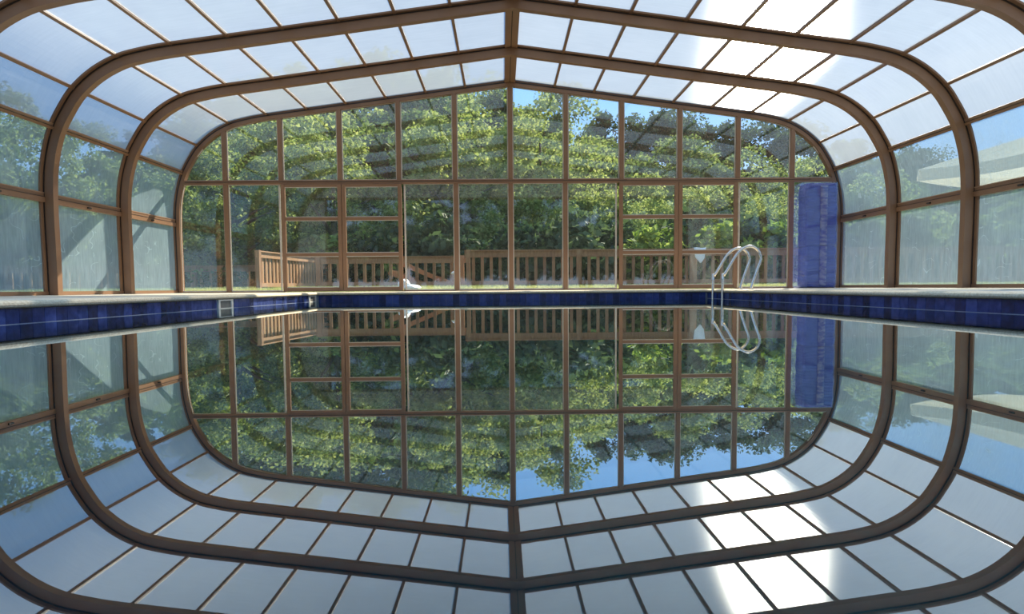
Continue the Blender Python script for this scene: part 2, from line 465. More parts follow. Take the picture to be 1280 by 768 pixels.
# ------------------------------------------------------------------ enclosure: arch ribs
for k, y in enumerate(RIB_Y):
    t_ = empty('trim_%d' % (k + 1))
    tag(t_, ['brown arch rib framing the glazed far end wall', 'brown arch rib one bay in front of the glazed far end wall', 'brown arch rib two bays in front of the glazed far end wall',
             'brown arch rib three bays in front of the glazed far end wall', 'brown arch rib at the open end of the enclosure'][k], kind='structure')
    if k == 0:
        m = MB(); arch_sweep(m, .0, .115, y - .09, y + .02); m.build('arch_rib', 'brown_metal', t_)
        m = MB(); arch_sweep(m, .030, .050, y - .096, y - .09); m.build('gasket', 'gasket', t_)
        m = MB(); arch_sweep(m, -.035, .0, y - .11, y + .02); m.build('outer_flange', 'brown_metal', t_)
    else:
        m = MB(); arch_sweep(m, .026, .165, y - .105, y - .005); m.build('arch_rib', 'brown_metal', t_)
        m = MB(); arch_sweep(m, .028, .046, y - .111, y - .104); m.build('gasket', 'gasket', t_)
        m = MB(); arch_sweep(m, .004, .028, y - .165, y - .005); m.build('outer_flange', 'brown_metal', t_)

# bars along the enclosure: index into the profile where each pane ends
def idx_near(x, z): return min(range(len(PROF)), key=lambda i: (PROF[i][0] - x) ** 2 + (PROF[i][1] - z) ** 2)
MARKS = [0, idx_near(6.60, 1.53), idx_near(6.43, 2.50), idx_near(6.10, 3.03), idx_near(5.47, 3.46)] + [len(HALF) - 1 + k for k in range(len(ROOF_X))]
ceiling = tag(empty('ceiling'), 'arched roof of frosted sheets between brown bars', kind='structure')
wall_left = tag(empty('wall_left'), 'side wall of hazy scratched panes on the skimmer side', kind='structure')
wall_right = tag(empty('wall_right'), 'side wall of hazy scratched panes beside the ladder', kind='structure')
def pane_sheet(i0, i1, y0, y1, sgn, mats, trim=.012):
    mb = MB(); pts = []
    for i in range(i0, i1 + 1):
        p, n = PROF[i], PNORM[i] if PROF[i][0] > 0 else (0.1305, -.9914)
        pts.append((p, n))
    nn = len(pts)
    for (p, n) in pts:
        for off, yy in ((.004, y0), (.004, y1), (-.004, y1), (-.004, y0)):
            mb.v.append((sgn * (p[0] + n[0] * off), yy, p[1] + n[1] * off))
    for i in range(nn - 1):
        a, b = 4 * i, 4 * (i + 1)
        mb.face((a, b, b + 1, a + 1), 0)
        for j, j2 in ((1, 2), (2, 3), (3, 0)): mb.face((a + j, b + j, b + j2, a + j2), 1)
    mb.face((0, 1, 2, 3), 1); e = 4 * (nn - 1); mb.face((e + 3, e + 2, e + 1, e), 1)
    return mb
for k in range(4):
    yb, ya = RIB_Y[k] - .1, RIB_Y[k + 1] + .0
    for sgn, wall in ((-1, wall_left), (1, wall_right)):
        for m in range(len(MARKS) - 1):
            i0, i1 = MARKS[m], MARKS[m + 1]
            if m < 2:
                pane_sheet(i0, i1, ya, yb, sgn, None).build('side_pane', ['side_sheet', 'sheet_back'], wall, smooth=False)
            else:
                pane_sheet(i0, i1, ya, yb, sgn, None).build('roof_pane', ['roof_sheet', 'sheet_back'], ceiling, smooth=False)
        # bars
        for m in range(1, len(MARKS) - 1):
            p, n = PROF[MARKS[m]], PNORM[MARKS[m]]
            tg = (n[1], -n[0])
            def bar(o0, o1, t0, t1, ya_=ya, yb_=yb, p=p, n=n, tg=tg, sgn=sgn):
                mb = MB(); q = [(p[0] + n[0] * o + tg[0] * t, p[1] + n[1] * o + tg[1] * t) for o, t in ((o0, t0), (o1, t0), (o1, t1), (o0, t1))]
                mb.v = [(sgn * x, yy, z) for yy in (ya_, yb_) for x, z in q]
                for f in ((0, 1, 2, 3), (7, 6, 5, 4), (0, 4, 5, 1), (1, 5, 6, 2), (2, 6, 7, 3), (3, 7, 4, 0)): mb.face(f)
                return mb
            if m == 1:
                r = bar(-.02, .055, -.072, .0).build('mid_rail', 'brown_metal', wall)
                bar(-.02, .040, .004, .062).build('mid_rail_cap', 'brown_metal', r)
                bar(.036, .060, .0, .006).build('gasket', 'gasket', r)
                bar(.040, .046, .052, .066).build('drip_edge', 'brown_light', r)
                lt = bar(.055, .075, -.05, -.028, (ya + yb) / 2 - .05, (ya + yb) / 2 + .03); lt.build('latch', 'gasket', r)
            elif m == 2:
                r = bar(-.02, .050, -.030, .012).build('shoulder_rail', 'brown_metal', wall)
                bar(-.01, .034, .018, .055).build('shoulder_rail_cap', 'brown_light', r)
                bar(.036, .053, .010, .018).build('gasket', 'gasket', r)
            else:
                bar(-.015, .034, -.021, .021).build('purlin', 'brown_metal', ceiling)
        # bottom rail
        MB().box(sgn * 6.60 - .04, sgn * 6.60 + .04, ya, yb, ZD, ZD + .055).build('bottom_rail', 'brown_metal', wall)
    rb = MB()
    for sgn in (-1, 1):
        rb.v_ = None
        b = len(rb.v); s = sgn
        q = [(s * .006, APEX - .045), (s * .105, APEX - .06), (s * .105, APEX + .01), (s * .006, APEX + .03)]
        rb.v += [(x, yy, z) for yy in (ya, yb) for x, z in q]
        for f in ((0, 1, 2, 3), (7, 6, 5, 4), (0, 4, 5, 1), (1, 5, 6, 2), (2, 6, 7, 3), (3, 7, 4, 0)): rb.face([b + i for i in f])
    r = rb.build('ridge_beam', 'brown_metal', ceiling)
    MB().box(-.007, .007, ya, yb, APEX - .035, APEX + .03).build('gasket', 'gasket', r)

# ------------------------------------------------------------------ far end wall
wall_far = tag(empty('wall_far'), 'glazed end wall with brown mullions facing the trees', kind='structure')
INNER = full_poly(.112)
ZT = 2.305
YM0, YM1, YG = Y0 - .085, Y0 + .01, Y0 - .035
MUL_LO = [1.078, 2.135, 3.315, 4.495, 5.575]
MUL_UP = [1.090, 2.19, 3.342, 4.495, 5.580]
def arch_top(x, off=.112):
    return max(z for xx, z in clip_rect(full_poly(off), x - .01, x + .01, 0, 9))
for s in (-1, 1):
    for i, x in enumerate(MUL_UP):
        MB().box(s * x - .040, s * x + .040, YM0, YM1, ZT + .03, arch_top(x) + .02).build('mullion', 'brown_metal', wall_far)
    for i, x in enumerate(MUL_LO):
        if i in (1, 2, 3): continue                      # the doors carry their own stiles there
        MB().box(s * x - .042, s * x + .042, YM0, YM1, ZD, ZT - .03).build('mullion', 'brown_metal', wall_far)
MB().box(-.042, .042, YM0, YM1, ZT + .03, arch_top(0) + .02).build('mullion', 'brown_metal', wall_far)
MB().box(-.042, .042, YM0, YM1, ZD, ZT - .03).build('mullion', 'brown_metal', wall_far)
tp = clip_rect(full_poly(.06), -7, 7, ZT - .04, ZT + .04)
xm = max(p[0] for p in tp)
tr = MB().box(-xm, xm, YM0 - .01, YM1, ZT - .04, ZT + .035).build('transom', 'brown_metal', wall_far)
MB().box(-xm + .1, xm - .5, YM0 - .016, YM0 - .01, ZT - .002, ZT + .008).build('gasket', 'gasket', tr)
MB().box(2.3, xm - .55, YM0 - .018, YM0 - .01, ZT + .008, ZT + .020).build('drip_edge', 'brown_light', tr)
def sunlit_rims(pl, gp):                                     # strip round a pane, its pale colour painting the sunlit frame edge
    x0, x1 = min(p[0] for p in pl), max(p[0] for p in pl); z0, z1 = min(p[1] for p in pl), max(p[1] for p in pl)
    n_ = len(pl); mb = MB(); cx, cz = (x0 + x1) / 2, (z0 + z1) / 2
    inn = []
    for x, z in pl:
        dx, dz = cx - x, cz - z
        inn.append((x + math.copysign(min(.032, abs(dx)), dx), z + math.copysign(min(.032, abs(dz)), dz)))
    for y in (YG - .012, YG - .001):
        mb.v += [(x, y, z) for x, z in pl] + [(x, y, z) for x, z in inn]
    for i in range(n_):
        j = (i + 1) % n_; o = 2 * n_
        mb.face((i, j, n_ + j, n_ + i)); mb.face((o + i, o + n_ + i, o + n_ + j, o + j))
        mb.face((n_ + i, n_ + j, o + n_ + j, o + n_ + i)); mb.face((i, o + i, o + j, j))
    mb.build('sunlit_rim', 'bead', gp)
ups = [-9] + [-x for x in reversed(MUL_UP)] + [0] + MUL_UP + [9]
for a, b in zip(ups, ups[1:]):
    pl = clip_rect(full_poly(.09), a + .03 if a > -9 else -9, b - .03 if b < 9 else 9, ZT + .02, 9)
    gp = MB().prism(pl, YG, YG + .008).build('glass_pane', 'end_glass', wall_far)
    sunlit_rims(pl, gp)
los = [-9] + [-x for x in reversed(MUL_LO)] + [0] + MUL_LO + [9]
DOORS = {(-4.495, -3.315), (-3.315, -2.135), (2.135, 3.315), (3.315, 4.495)}
DLAB = {-4.495: 'brown three-pane sliding door nearest the light wooden stair railing', -3.315: 'brown three-pane sliding door with bright bush behind it',
        2.135: 'brown three-pane sliding door beside the plain centre panes on the ladder side', 3.315: 'brown three-pane sliding door right behind the steel pool ladder'}
dn = 0
for a, b in zip(los, los[1:]):
    if (a, b) in DOORS:
        dn += 1
        d = tag(empty('door_%d' % dn, (0, 0, 0)), DLAB[a], kind='structure')
        yo = YM0 - .03
        x0, x1, z0, z1 = a + .004, b - .004, ZD + .012, ZT - .045
        st = .075
        MB().box(x0, x0 + st, yo, yo + .06, z0, z1).build('stile', 'brown_metal', d, bevel=.004)
        MB().box(x1 - st, x1, yo, yo + .06, z0, z1).build('stile', 'brown_metal', d, bevel=.004)
        rails = [(z0, z0 + .075), (.888 - .032, .888 + .032), (1.588 - .032, 1.588 + .032), (z1 - .055, z1)]
        for q0, q1 in rails:
            MB().box(x0 + st, x1 - st, yo + .004, yo + .056, q0, q1).build('rail', 'brown_metal', d, bevel=.004)
        for (p0, p1), (q0, q1) in zip(rails, rails[1:]):
            MB().box(x0 + st - .005, x1 - st + .005, yo + .028, yo + .034, p1 - .005, q0 + .005).build('glass_pane', 'end_glass', d)
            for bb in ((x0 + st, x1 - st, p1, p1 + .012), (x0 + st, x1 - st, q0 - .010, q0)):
                MB().box(bb[0], bb[1], yo + .010, yo + .027, bb[2], bb[3]).build('sunlit_rim', 'bead', d)  # pale strips painting the sunlit edges of the door panes
    else:
        pl = clip_rect(full_poly(.09), a + .03 if a > -9 else -9, b - .03 if b < 9 else 9, ZD + .01, ZT - .02)
        gp = MB().prism(pl, YG, YG + .008).build('glass_pane', 'end_glass', wall_far)
        sunlit_rims(pl, gp)
for s in (-1, 1):
    MB().box(min(s * 4.47, s * 6.5), max(s * 4.47, s * 6.5), YM0 + .02, YM1, ZD, ZD + .02).build('sill', 'brown_metal', wall_far)
MB().box(-2.16, 2.16, YM0 + .02, YM1, ZD, ZD + .02).build('sill', 'brown_metal', wall_far)

# ------------------------------------------------------------------ open near gable: sheets round a wide opening
wall_near = tag(empty('wall_near'), 'pale gable sheets around the wide opening of the enclosure', kind='structure')
YN = RIB_Y[4] - .06; OX, OZ = 5.55, 2.95
GP = full_poly(.15)
for a, b, z0, z1 in ((-9, -OX, ZD, OZ), (OX, 9, ZD, OZ), (-9, -2.8, OZ, 9), (-2.8, 0, OZ, 9), (0, 2.8, OZ, 9), (2.8, 9, OZ, 9)):
    MB().prism(clip_rect(GP, a, b, z0, z1), YN, YN + .01).build('gable_sheet', 'gable_sheet', wall_near)
MB().box(-5.95, 5.95, YN - .02, YN + .04, OZ - .03, OZ + .04).build('lintel', 'brown_metal', wall_near)
for s in (-1, 1):
    MB().box(s * OX - .03, s * OX + .03, YN - .02, YN + .04, ZD, OZ - .03).build('jamb', 'brown_metal', wall_near)

# ------------------------------------------------------------------ pool ladder
lad = tag(empty('pool_ladder', (3.25, 10.0, 0)), 'polished steel pool ladder with two looped handrails over the rim', 'ladder')
RAIL = [(0, -1.0), (0, .30), (.02, .375), (.10, .51), (.19, .66), (.25, .74), (.33, .80), (.42, .825), (.50, .80), (.565, .735), (.592, .66), (.585, .585), (.55, .49), (.475, .27), (.445, .16)]
for yy in (-.225, .225):
    pts = catmull(RAIL, 4)
    MB().tube([(x, yy, z) for x, z in pts], .021, 12).build('handrail', 'steel', lad, smooth=True)
    MB().tube([(.447, yy, ZD - .002), (.445, yy, ZD + .012)], .045, 14).build('foot_flange', 'steel', lad)
for zz in (-.30, -.55, -.80):
    MB().box(-.04, .04, -.225, .225, zz - .012, zz + .012).build('tread', 'steel', lad)

# ------------------------------------------------------------------ blue wrapped bundle by the end wall
bun = tag(empty('wrapped_bundle', (5.90, 12.13, ZD)), 'tall blue vinyl bundle wrapped in clear film standing by the end wall', 'bundle')
def rounded(hw, hd, r, n=6):
    out = []
    for cx, cy, a0 in ((hw - r, hd - r, 0), (-hw + r, hd - r, 90), (-hw + r, -hd + r, 180), (hw - r, -hd + r, 270)):
        for i in range(n + 1):
            a = math.radians(a0 + 90 * i / n); out.append((cx + r * math.cos(a), cy + r * math.sin(a)))
    return out
def bundle_body(z0, z1, hw, hd, r, seed, amp=.0045, xo=0.0):
    rnd = random.Random(seed); mb = MB(); ring = rounded(hw, hd, r, 8); k = len(ring); nz_ = 26
    ph = [rnd.uniform(0, 6.3) for _ in range(6)]
    for j in range(nz_ + 1):
        t = j / nz_; z = z0 + (z1 - z0) * t
        sc = 1 - .05 * max(0, (abs(t - .5) - .42) / .08) ** 2
        for x, y in ring:
            d = amp * (math.sin(z * 23 + x * 9 + ph[0]) + .6 * math.sin(z * 41 - x * 17 + ph[1]) + .5 * math.sin(z * 11 + y * 30 + ph[2]))
            l = math.hypot(x, y); mb.v.append((xo + (x + d * x / l) * sc, (y + d * y / l) * sc, z))
    for j in range(nz_):
        for i in range(k):
            i2 = (i + 1) % k; mb.face((j * k + i, j * k + i2, (j + 1) * k + i2, (j + 1) * k + i))
    mb.face(range(k)); mb.face(range(nz_ * k + k - 1, nz_ * k - 1, -1)); return mb
bundle_body(.02, .80, .295, .18, .05, 3).build('lower_pack', 'blue_vinyl', bun, smooth=True)
bundle_body(.79, 1.985, .300, .18, .05, 4, xo=-.005).build('upper_pack', 'blue_vinyl', bun, smooth=True)
sm = MB()
for z0, z1 in ((.05, .80), (.81, 1.94)):
    n = 24; b = len(sm.v)
    for j in range(n + 1):
        z = z0 + (z1 - z0) * j / n
        for x in (-.04, .0, .05, .095):
            sm.v.append((x, -.190 - .006 * math.sin(z * 31 + x * 40) - .004 * math.sin(z * 67), z))
    for j in range(n):
        for i in range(3): a = b + j * 4 + i; sm.face((a, a + 1, a + 5, a + 4))
so = sm.build('tape_strip', 'blue_strip', bun, smooth=True)
md = so.modifiers.new('thick', 'SOLIDIFY'); md.thickness = .008
bundle_body(.0, 2.0, .350, .20, .06, 9, .004, xo=-.04).build('clear_film', 'film', bun, smooth=True)
MB().box(-.26, .27, -.15, .15, 0, .03).build('base_board', 'gasket', bun)

# ------------------------------------------------------------------ wooden railings outside
def railing(name, p, q, z0, z1, label, mat='fence_wood', step=.243, bw=.085, top_h=.19, posts=(), low=.07, post_mat=None, cap=True, balmat=None, group=None):
    p, q = Vector((*p, 0)), Vector((*q, 0)); d = q - p; L = d.length
    e = tag(empty(name, (p.x, p.y, z0), math.atan2(d.y, d.x)), label, 'railing', group)
    h = z1 - z0
    MB().box(0, L, -.02, .025, h - top_h, h - .02).build('top_board', mat, e)
    if cap: MB().box(0, L, -.05, .06, h - .02, h + .012).build('cap_rail', mat, e)
    MB().box(0, L, -.02, .02, low, low + .10).build('bottom_rail', mat, e)
    bm = MB().box(-bw / 2, bw / 2, .02, .055, low - .02, h - .06).mesh('baluster', balmat or mat)
    n = int(L / step)
    for i in range(n):
        inst('baluster', bm, e, (step * (i + .5) + (L - n * step) / 2, 0, 0))
    pm = MB().box(-.055, .055, -.055, .055, -.3, h + .02).mesh('post', post_mat or mat)
    for x in posts: inst('post', pm, e, (x, 0, 0))
    return e
YF = 17.2
railing('wooden_railing', (-1.2, YF), (17.5, YF), lawn_z(YF), 1.225, 'long brown wooden railing running behind the end wall to the parasol side', posts=(0.1, 3.1, 6.2, 9.3, 12.4, 15.5))
railing('wooden_railing', (-5.4, YF + .5), (-1.2, YF + .5), lawn_z(YF), 1.10, 'short brown wooden railing in front of the sloping stair', posts=(.1, 4.1))
railing('wooden_railing', (-16, 20.3), (-6.9, 20.3), -.05, .98, 'weathered wooden railing behind the light stair railing, farther off', posts=(.1, 3, 6, 9), step=.30, balmat='fence_sunlit')  # balusters take the wood colour with sunlight painted in
railing('stair_railing', (-6.25, 15.75), (-5.75, 20.2), .2, 1.17, 'wooden railing toned orange as if sunlit, standing at right angles to the others', mat='fence_sunlit', step=.20, top_h=.16, posts=(.06, 4.4), low=.08, post_mat='fence_wood')
st = tag(empty('garden_stair', (-3.1, 18.3, 0)), 'wooden stair with sloping boards going down behind the railing', 'stair')
for yy in (0, .95):
    MB().beam((-.35, yy, 1.08), (2.15, yy, .02), .045, .13).build('handrail', 'fence_wood', st)
    MB().beam((-.35, yy, .70), (2.15, yy, -.36), .045, .16).build('stringer', 'fence_wood', st)
for i in range(8):
    t_ = (i + .5) / 8
    MB().box(-.35 + 2.5 * t_ - .12, -.35 + 2.5 * t_ + .12, .02, .93, .70 - 1.06 * t_ - .02, .70 - 1.06 * t_ + .02).build('tread', 'fence_wood', st)

# ------------------------------------------------------------------ parasol beyond the ladder-side wall
par = tag(empty('parasol', (11.35, 12.9, .10), math.radians(15)), 'large cream square parasol standing outside the hazy side wall', 'parasol')
HS, ZE, ZP, VAL = 1.78, 2.68, 3.35, .42
cv = MB()
cn = [(-HS, -HS), (HS, -HS), (HS, HS), (-HS, HS)]
N = 8
for i in range(4):
    (ax, ay), (bx_, by) = cn[i], cn[(i + 1) % 4]; b = len(cv.v)
    for r in range(N + 1):
        t = r / N
        for s_ in range(N + 1):
            u = s_ / N; x = (ax + (bx_ - ax) * u) * (1 - t); y = (ay + (by - ay) * u) * (1 - t)
            sag = -.12 * math.sin(math.pi * u) * (1 - t) * math.sin(math.pi * min(1, .35 + t * .65))
            cv.v.append((x, y, ZE + (ZP - ZE) * t + sag))
    for r in range(N):
        for s_ in range(N):
            a = b + r * (N + 1) + s_; cv.face((a, a + 1, a + N + 2, a + N + 1))
co = cv.build('canopy', 'canvas', par, smooth=True)
for i in range(4):
    (ax, ay), (bx_, by) = cn[i], cn[(i + 1) % 4]; vm = MB()
    for s_ in range(N + 1):
        u = s_ / N; x, y = ax + (bx_ - ax) * u, ay + (by - ay) * u
        z = ZE - .12 * math.sin(math.pi * u) * math.sin(math.pi * .35)
        k = 1.004 + .012 * math.sin(u * 9)
        vm.v += [(x, y, z), (x * k, y * k, z - VAL * .6)]
    for s_ in range(N): a = 2 * s_; vm.face((a, a + 2, a + 3, a + 1))
    vm.build('valance', 'canvas', co, smooth=True)
MB().tube([(0, 0, 0), (0, 0, ZP + .1)], .035, 12).build('pole', 'white_plastic', par, smooth=True)
MB().tube([(0, 0, ZP - .02), (0, 0, ZP + .14)], [.07, .03], 12).build('finial', 'white_plastic', par)
for ax, ay in cn:
    MB().beam((0, 0, ZP - .08), (ax * .99, ay * .99, ZE - .02), .025, .035).build('rib', 'white_plastic', par)
    MB().beam((0, 0, ZE - .5), (ax * .5, ay * .5, (ZE + ZP) / 2 - .06), .02, .025).build('strut', 'white_plastic', par)
MB().box(-.45, .45, -.45, .45, -.01, .09).build('base', 'coping', par, bevel=.02)

# ------------------------------------------------------------------ small things on the lawn
bg = tag(empty('cleaner_bag', (-2.15, 13.35, lawn_z(13.35) - .01)), 'small pale blue and white lumpy bag on the grass behind the end wall', 'bag')
def blob(rx, ry, rz, seed, amp):
    rnd = random.Random(seed); ph = [rnd.uniform(0, 6) for _ in range(4)]; mb = MB(); nu, nv = 22, 12
    for j in range(nv + 1):
        v = math.pi * j / nv
        for i in range(nu):
            u = 2 * math.pi * i / nu
            d = 1 + amp * (math.sin(3 * u + ph[0]) * math.sin(2 * v + ph[1]) + .6 * math.sin(7 * u + ph[2] + 4 * v) * math.sin(v))
            mb.v.append((rx * d * math.sin(v) * math.cos(u), ry * d * math.sin(v) * math.sin(u), max(rz * (d * math.cos(v)) + rz * .8, 0)))
    for j in range(nv):
        for i in range(nu): i2 = (i + 1) % nu; mb.face((j * nu + i, j * nu + i2, (j + 1) * nu + i2, (j + 1) * nu + i))
    return mb
b1 = blob(.24, .2, .085, 2, .14).build('sack', 'bag', bg, smooth=True)
b2 = blob(.12, .12, .11, 5, .2).build('gathered_neck', 'bag', bg, smooth=True); b2.location = (-.10, .02, .05)
def garden_lamp(x, y, h, label):
    e = tag(empty('garden_lamp', (x, y, lawn_z(y))), label, 'lamp')
    MB().tube([(0, 0, 0), (0, 0, h)], .014, 8).build('stem', 'fence_wood', e)
    cap = MB(); n = 16
    prof = [(.0, .075), (.05, .068), (.085, .045), (.10, .01), (.085, .0), (.0, .012)]
    for r, z in prof:
        for i in range(n): a = 2 * math.pi * i / n; cap.v.append((r * math.cos(a), r * math.sin(a), h + z - .01))
    for j in range(len(prof) - 1):
        for i in range(n): i2 = (i + 1) % n; cap.face((j * n + i, j * n + i2, (j + 1) * n + i2, (j + 1) * n + i))
    cap.build('shade', 'lamp_white', e, smooth=True)
garden_lamp(-1.27, 14.6, .36, 'small garden lamp with a white cap on the lawn')
tw = MB(); n = 14
for j in range(n + 1):
    t = j / n
    for i in range(9):
        u = i / 8; z = 1.30 - (.0 if t < .3 else (t - .3) * (.62 - .45 * abs(u - .55)))
        y = -.09 + .16 * (1 - t / .3) if t < .3 else -.09 - .015 * math.sin(u * 9 + t * 3)
        tw.v.append((.17 * (2 * u - 1) * (1 - .35 * max(0, t - .3)), y, z + .008 * math.sin(u * 7)))
for j in range(n):
    for i in range(8): a = j * 9 + i; tw.face((a, a + 1, a + 10, a + 9))
to = tw.build('towel', 'towel', smooth=True); to.location = (5.20, YF, -.045)
md = to.modifiers.new('thick', 'SOLIDIFY'); md.thickness = .012
tag(to, 'white towel hung over the wooden railing', 'towel')

# grass blades on the strip of lawn behind the end wall
rng = np.random.default_rng(5)
def leaf_mesh(name, c, a, b, mat):
    n = len(c); v = np.empty((n, 4, 3), np.float32)
    v[:, 0] = c - a; v[:, 1] = c + b - a * .1; v[:, 2] = c + a; v[:, 3] = c - b - a * .1
    me = bpy.data.meshes.new(name)
    me.vertices.add(n * 4); me.vertices.foreach_set('co', v.reshape(-1))
    me.loops.add(n * 4); me.loops.foreach_set('vertex_index', np.arange(n * 4, dtype=np.int32))
    me.polygons.add(n); me.polygons.foreach_set('loop_start', np.arange(0, n * 4, 4, dtype=np.int32))
    me.materials.append(MATS[mat]); me.update(calc_edges=True); return me
n = 60000
c = np.stack([rng.uniform(-13, 15, n), 13.0 + 5.0 * rng.random(n) ** 1.2, np.zeros(n)], 1); c[:, 2] = lawn_z(c[:, 1])
hgt = rng.uniform(.03, .085, n); c[:, 2] += hgt * .5
a = np.stack([rng.normal(0, .015, n), rng.normal(0, .015, n), hgt * .5], 1)
th = rng.uniform(0, 6.28, n); b = np.stack([np.cos(th) * .006, np.sin(th) * .006, np.zeros(n)], 1)
o = inst('lawn_grass', leaf_mesh('lawn_grass', c, a, b, 'grass'))
tag(o, 'sunlit green grass strip behind the end wall', 'grass', kind='stuff')

# ------------------------------------------------------------------ trees
def unit(v): return v / np.maximum(np.linalg.norm(v, axis=1, keepdims=True), 1e-6)
def crown(rng, centers, radii, n, leaf, flat=.75, droop=0.0):
    m = len(centers); k = rng.integers(0, m, n)
    off = unit(rng.normal(size=(n, 3))) * (rng.random((n, 1)) ** .45); off[:, 2] *= flat
    c = centers[k] + off * radii[k][:, None]
    nrm = unit(off * .6 + rng.normal(size=(n, 3)) * .7 + np.array([0, 0, .5]))
    a = np.cross(nrm, rng.normal(size=(n, 3))); a = unit(a); a[:, 2] -= droop; a = unit(a)
    b = unit(np.cross(nrm, a)); s = leaf * rng.uniform(.6, 1.25, (n, 1))
    return c, a * s * .5, b * s * .30
def ellipsoid_centers(rng, m, cz, rx, rz, shell=.55):
    p = unit(rng.normal(size=(m, 3))); r = shell + (1 - shell) * rng.random((m, 1)); p = p * r
    p[:, 0] *= rx; p[:, 1] *= rx; p[:, 2] = p[:, 2] * rz + cz
    return p
PROTO = {}
def proto(key, foliage_mat, centers, radii, n, leaf, trunk, flat=.75, droop=0.0, seed=1):
    r = np.random.default_rng(seed); c, a, b = crown(r, centers, radii, n, leaf, flat, droop)
    tm = MB()
    for pts, rs in trunk: tm.tube(pts, rs, 7)
    PROTO[key] = (leaf_mesh('foliage_' + key, c, a, b, foliage_mat), tm.mesh('trunk_' + key, 'bark', True))
def limbs(r, h, base_r, cz, rx, rz, n=7):
    out = [([(0, 0, -1.5), (0, 0, h * .25), (.05 * h * r.normal() * .4, .02 * h, h * .5), (.02 * h, 0, h * .85)], [base_r * 1.3, base_r, base_r * .75, base_r * .2])]
    for i in range(n):
        an = r.uniform(0, 6.28); z0 = h * r.uniform(.22, .6); ln = rx * r.uniform(.55, .85)
        out.append(([(0, 0, z0), (math.cos(an) * ln * .5, math.sin(an) * ln * .5, z0 + ln * .35), (math.cos(an) * ln, math.sin(an) * ln, z0 + ln * .6)], [base_r * .5, base_r * .35, base_r * .1]))
    return out
for key, mat, sd, rx, rz, cz, n, leaf, m in (('round', 'leaf_light', 1, 2.5, 2.9, 4.4, 19000, .155, 95), ('loose', 'leaf_light', 2, 2.1, 3.2, 4.2, 14000, .155, 66),
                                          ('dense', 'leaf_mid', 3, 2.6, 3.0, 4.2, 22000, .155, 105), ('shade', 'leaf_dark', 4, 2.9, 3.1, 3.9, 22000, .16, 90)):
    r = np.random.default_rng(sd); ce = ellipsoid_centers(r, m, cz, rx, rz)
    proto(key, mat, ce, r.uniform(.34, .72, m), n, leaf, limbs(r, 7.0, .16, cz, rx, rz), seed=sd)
r = np.random.default_rng(9); ce = []; ra = []                          # pine: tiers of tufts, 9 m
for i in range(13):
    z = 2.2 + i * .54; rr = 2.3 * (1 - i / 13.5) ** .8
    for k in range(max(4, int(20 * rr / 2.3) + 3)):
        an = r.uniform(0, 6.28); q = rr * r.uniform(.35, 1); ce.append((q * math.cos(an), q * math.sin(an), z - q * .12 + r.normal() * .15)); ra.append(r.uniform(.22, .44))
proto('pine', 'needle', np.array(ce), np.array(ra), 22000, .16, [([(0, 0, -1.5), (0, 0, 4), (0, 0, 9.0)], [.2, .14, .03])], .5, .5, 9)
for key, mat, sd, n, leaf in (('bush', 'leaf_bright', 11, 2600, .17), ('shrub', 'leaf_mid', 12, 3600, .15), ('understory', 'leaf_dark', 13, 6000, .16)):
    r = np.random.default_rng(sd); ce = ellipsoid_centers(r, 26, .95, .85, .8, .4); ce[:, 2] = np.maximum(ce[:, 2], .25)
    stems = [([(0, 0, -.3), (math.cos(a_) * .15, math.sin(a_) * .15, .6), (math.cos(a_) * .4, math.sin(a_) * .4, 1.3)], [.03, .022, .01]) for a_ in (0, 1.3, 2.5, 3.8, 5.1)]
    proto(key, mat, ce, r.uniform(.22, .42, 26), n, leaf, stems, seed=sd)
NAMES = {'round': 'broadleaf_tree', 'loose': 'broadleaf_tree', 'dense': 'broadleaf_tree', 'shade': 'shade_tree', 'pine': 'pine_tree', 'bush': 'bush', 'shrub': 'shrub', 'understory': 'shrub'}
trnd = random.Random(77)
def tree(key, x, y, z, s, label, group=None, sz=None):
    e = empty(NAMES[key], (x, y, z), trnd.uniform(0, 6.28)); e.scale = (s, s, sz or s)
    fl, tk = PROTO[key]
    inst('foliage', fl, e); inst('trunk' if 'tree' in NAMES[key] else 'stems', tk, e)
    tag(e, label, 'tree' if 'tree' in NAMES[key] else 'bush', group); return e
def skyline(u):
    P = [(-1.2, .19), (-.66, .21), (-.5, .28), (-.36, .34), (-.2, .365), (-.08, .345), (0, .33), (.035, .30), (.07, .32), (.12, .285), (.2, .285), (.3, .28), (.43, .26), (.52, .24), (.66, .205), (1.2, .19)]
    for (a, va), (b, vb) in zip(P, P[1:]):
        if a <= u <= b: return va + (vb - va) * (u - a) / (b - a)
    return .3
TH = {'round': 7.3, 'loose': 7.4, 'dense': 7.2, 'shade': 7.0, 'pine': 9.0}
def ground_z(x, y):
    z = -.35 - 2.2 * min(1, (y - 18.9) / 6) + max(0, y - 34) * .24 + .5 * math.sin(x * .21 + y * .13)
    return z - (max(0, y - 34) * .04 if x > 0 else 0)
LAND = [(-.62, 'beyond the hazy skimmer-side wall'), (-.42, 'beyond the weathered far railing'), (-.30, 'beyond the light stair railing'), (-.16, 'beyond the sliding doors on the stair side'),
        (-.07, 'beyond the garden stair'), (.05, 'beyond the centre mullion'), (.16, 'beyond the plain panes on the ladder side'), (.29, 'beyond the sliding doors on the ladder side'),
        (.40, 'beyond the white towel and ladder'), (.55, 'beyond the blue bundle'), (9, 'beyond the parasol')]
def where(x, y):
    u = (x - CAM_X) / y
    return next(w for lim, w in LAND if u <= lim)
